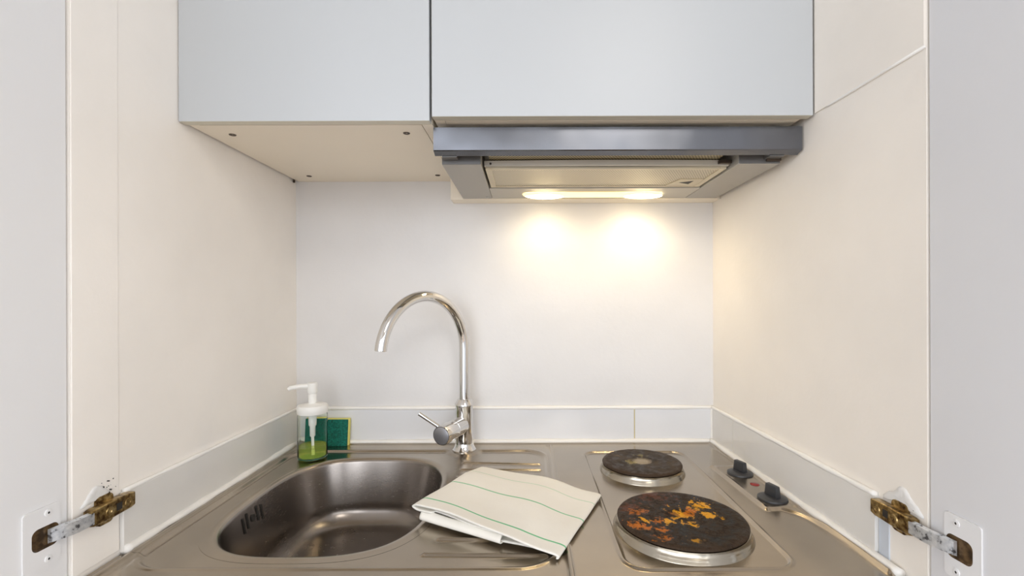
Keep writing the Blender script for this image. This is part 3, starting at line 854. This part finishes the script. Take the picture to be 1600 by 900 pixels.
# ------------------------------------------------------------ lights and world
def area(name, loc, target, size, sy, power, col):
    l = bpy.data.lights.new(name, 'AREA'); l.shape = 'RECTANGLE'; l.size = size; l.size_y = sy; l.energy = power; l.color = col
    o = bpy.data.objects.new(name, l); COL.objects.link(o); o.location = loc
    o.rotation_euler = (Vector(target)-Vector(loc)).to_track_quat('-Z', 'Y').to_euler(); return o
area('window_light', (-1.2,-2.3,1.7), (0,.9,1.1), 1.6, 1.4, 9, (.92,.98,1.06))  # added fill light, unseen, behind the camera on the left
area('ceiling_lamp', (.5,-.8,2.4), (.1,.9,1.1), .6, .6, 5, (1,.95,.88))  # added overhead fill, an unseen source to brighten the recess
for xc, p in ((.046,.36), (.262,.52)):
    l = bpy.data.lights.new('hood_spot', 'SPOT'); l.energy = p; l.color = (1,.81,.52); l.spot_size = math.radians(165); l.spot_blend = .9; l.shadow_soft_size = .014
    o = bpy.data.objects.new('hood_spot', l); COL.objects.link(o); o.location = (xc, 1.022, ZU-.020)
    o.rotation_euler = (math.radians(14), 0, 0)
w = bpy.data.worlds.new('room_glow'); bpy.context.scene.world = w; w.use_nodes = True
nt = w.node_tree; bg = nt.nodes['Background']
tc = nt.nodes.new('ShaderNodeTexCoord'); sx = nt.nodes.new('ShaderNodeSeparateXYZ'); nt.links.new(tc.outputs['Generated'], sx.inputs[0])
r = nt.nodes.new('ShaderNodeValToRGB'); mr = nt.nodes.new('ShaderNodeMapRange')
mr.inputs['From Min'].default_value = -1; mr.inputs['From Max'].default_value = 1
nt.links.new(sx.outputs['Z'], mr.inputs['Value']); nt.links.new(mr.outputs[0], r.inputs['Fac'])
el = r.color_ramp.elements; el[0].position = .30; el[0].color = (.27,.25,.23,1); el[1].position = .75; el[1].color = (.99,1.0,1.02,1)
e2 = el.new(.48); e2.color = (.56,.60,.66,1); e3 = el.new(.56); e3.color = (.95,.99,1.06,1)
nz = nt.nodes.new('ShaderNodeTexNoise'); nz.inputs['Scale'].default_value = 2.2; nz.inputs['Detail'].default_value = 1
mp = nt.nodes.new('ShaderNodeMapping'); mp.inputs['Scale'].default_value = (1.6,1.6,.35); nt.links.new(tc.outputs['Generated'], mp.inputs[0]); nt.links.new(mp.outputs[0], nz.inputs['Vector'])
m2 = nt.nodes.new('ShaderNodeMapRange'); m2.inputs['From Min'].default_value = .42; m2.inputs['From Max'].default_value = .55; m2.inputs['To Min'].default_value = .35; m2.inputs['To Max'].default_value = 1.15
nt.links.new(nz.outputs['Fac'], m2.inputs['Value'])
mu = nt.nodes.new('ShaderNodeMix'); mu.data_type = 'RGBA'; mu.blend_type = 'MULTIPLY'; mu.inputs[0].default_value = 1
nt.links.new(r.outputs[0], mu.inputs[6]); nt.links.new(m2.outputs[0], mu.inputs[7])
nt.links.new(mu.outputs[2], bg.inputs['Color']); bg.inputs['Strength'].default_value = 1.95

# ------------------------------------------------------------ camera
cam = bpy.data.cameras.new('camera'); co = bpy.data.objects.new('camera', cam); COL.objects.link(co)
cam.sensor_width = 36; cam.lens = 740*36/1600; cam.shift_x = -22/1600; cam.shift_y = 18/1600
cam.clip_start = .01
co.location = (0, 0, 1.235)
co.rotation_euler = (Matrix.Rotation(PI/2, 3, 'X') @ Matrix.Rotation(math.radians(-.18), 3, 'Z')).to_euler()
bpy.context.scene.camera = co
sc = bpy.context.scene
sc.view_settings.view_transform = 'Standard'; sc.view_settings.look = 'None'
sc.view_settings.exposure = .82; sc.view_settings.gamma = 1
sc.cycles.max_bounces = 12; sc.cycles.transmission_bounces = 12
sc.cycles.use_denoising = True
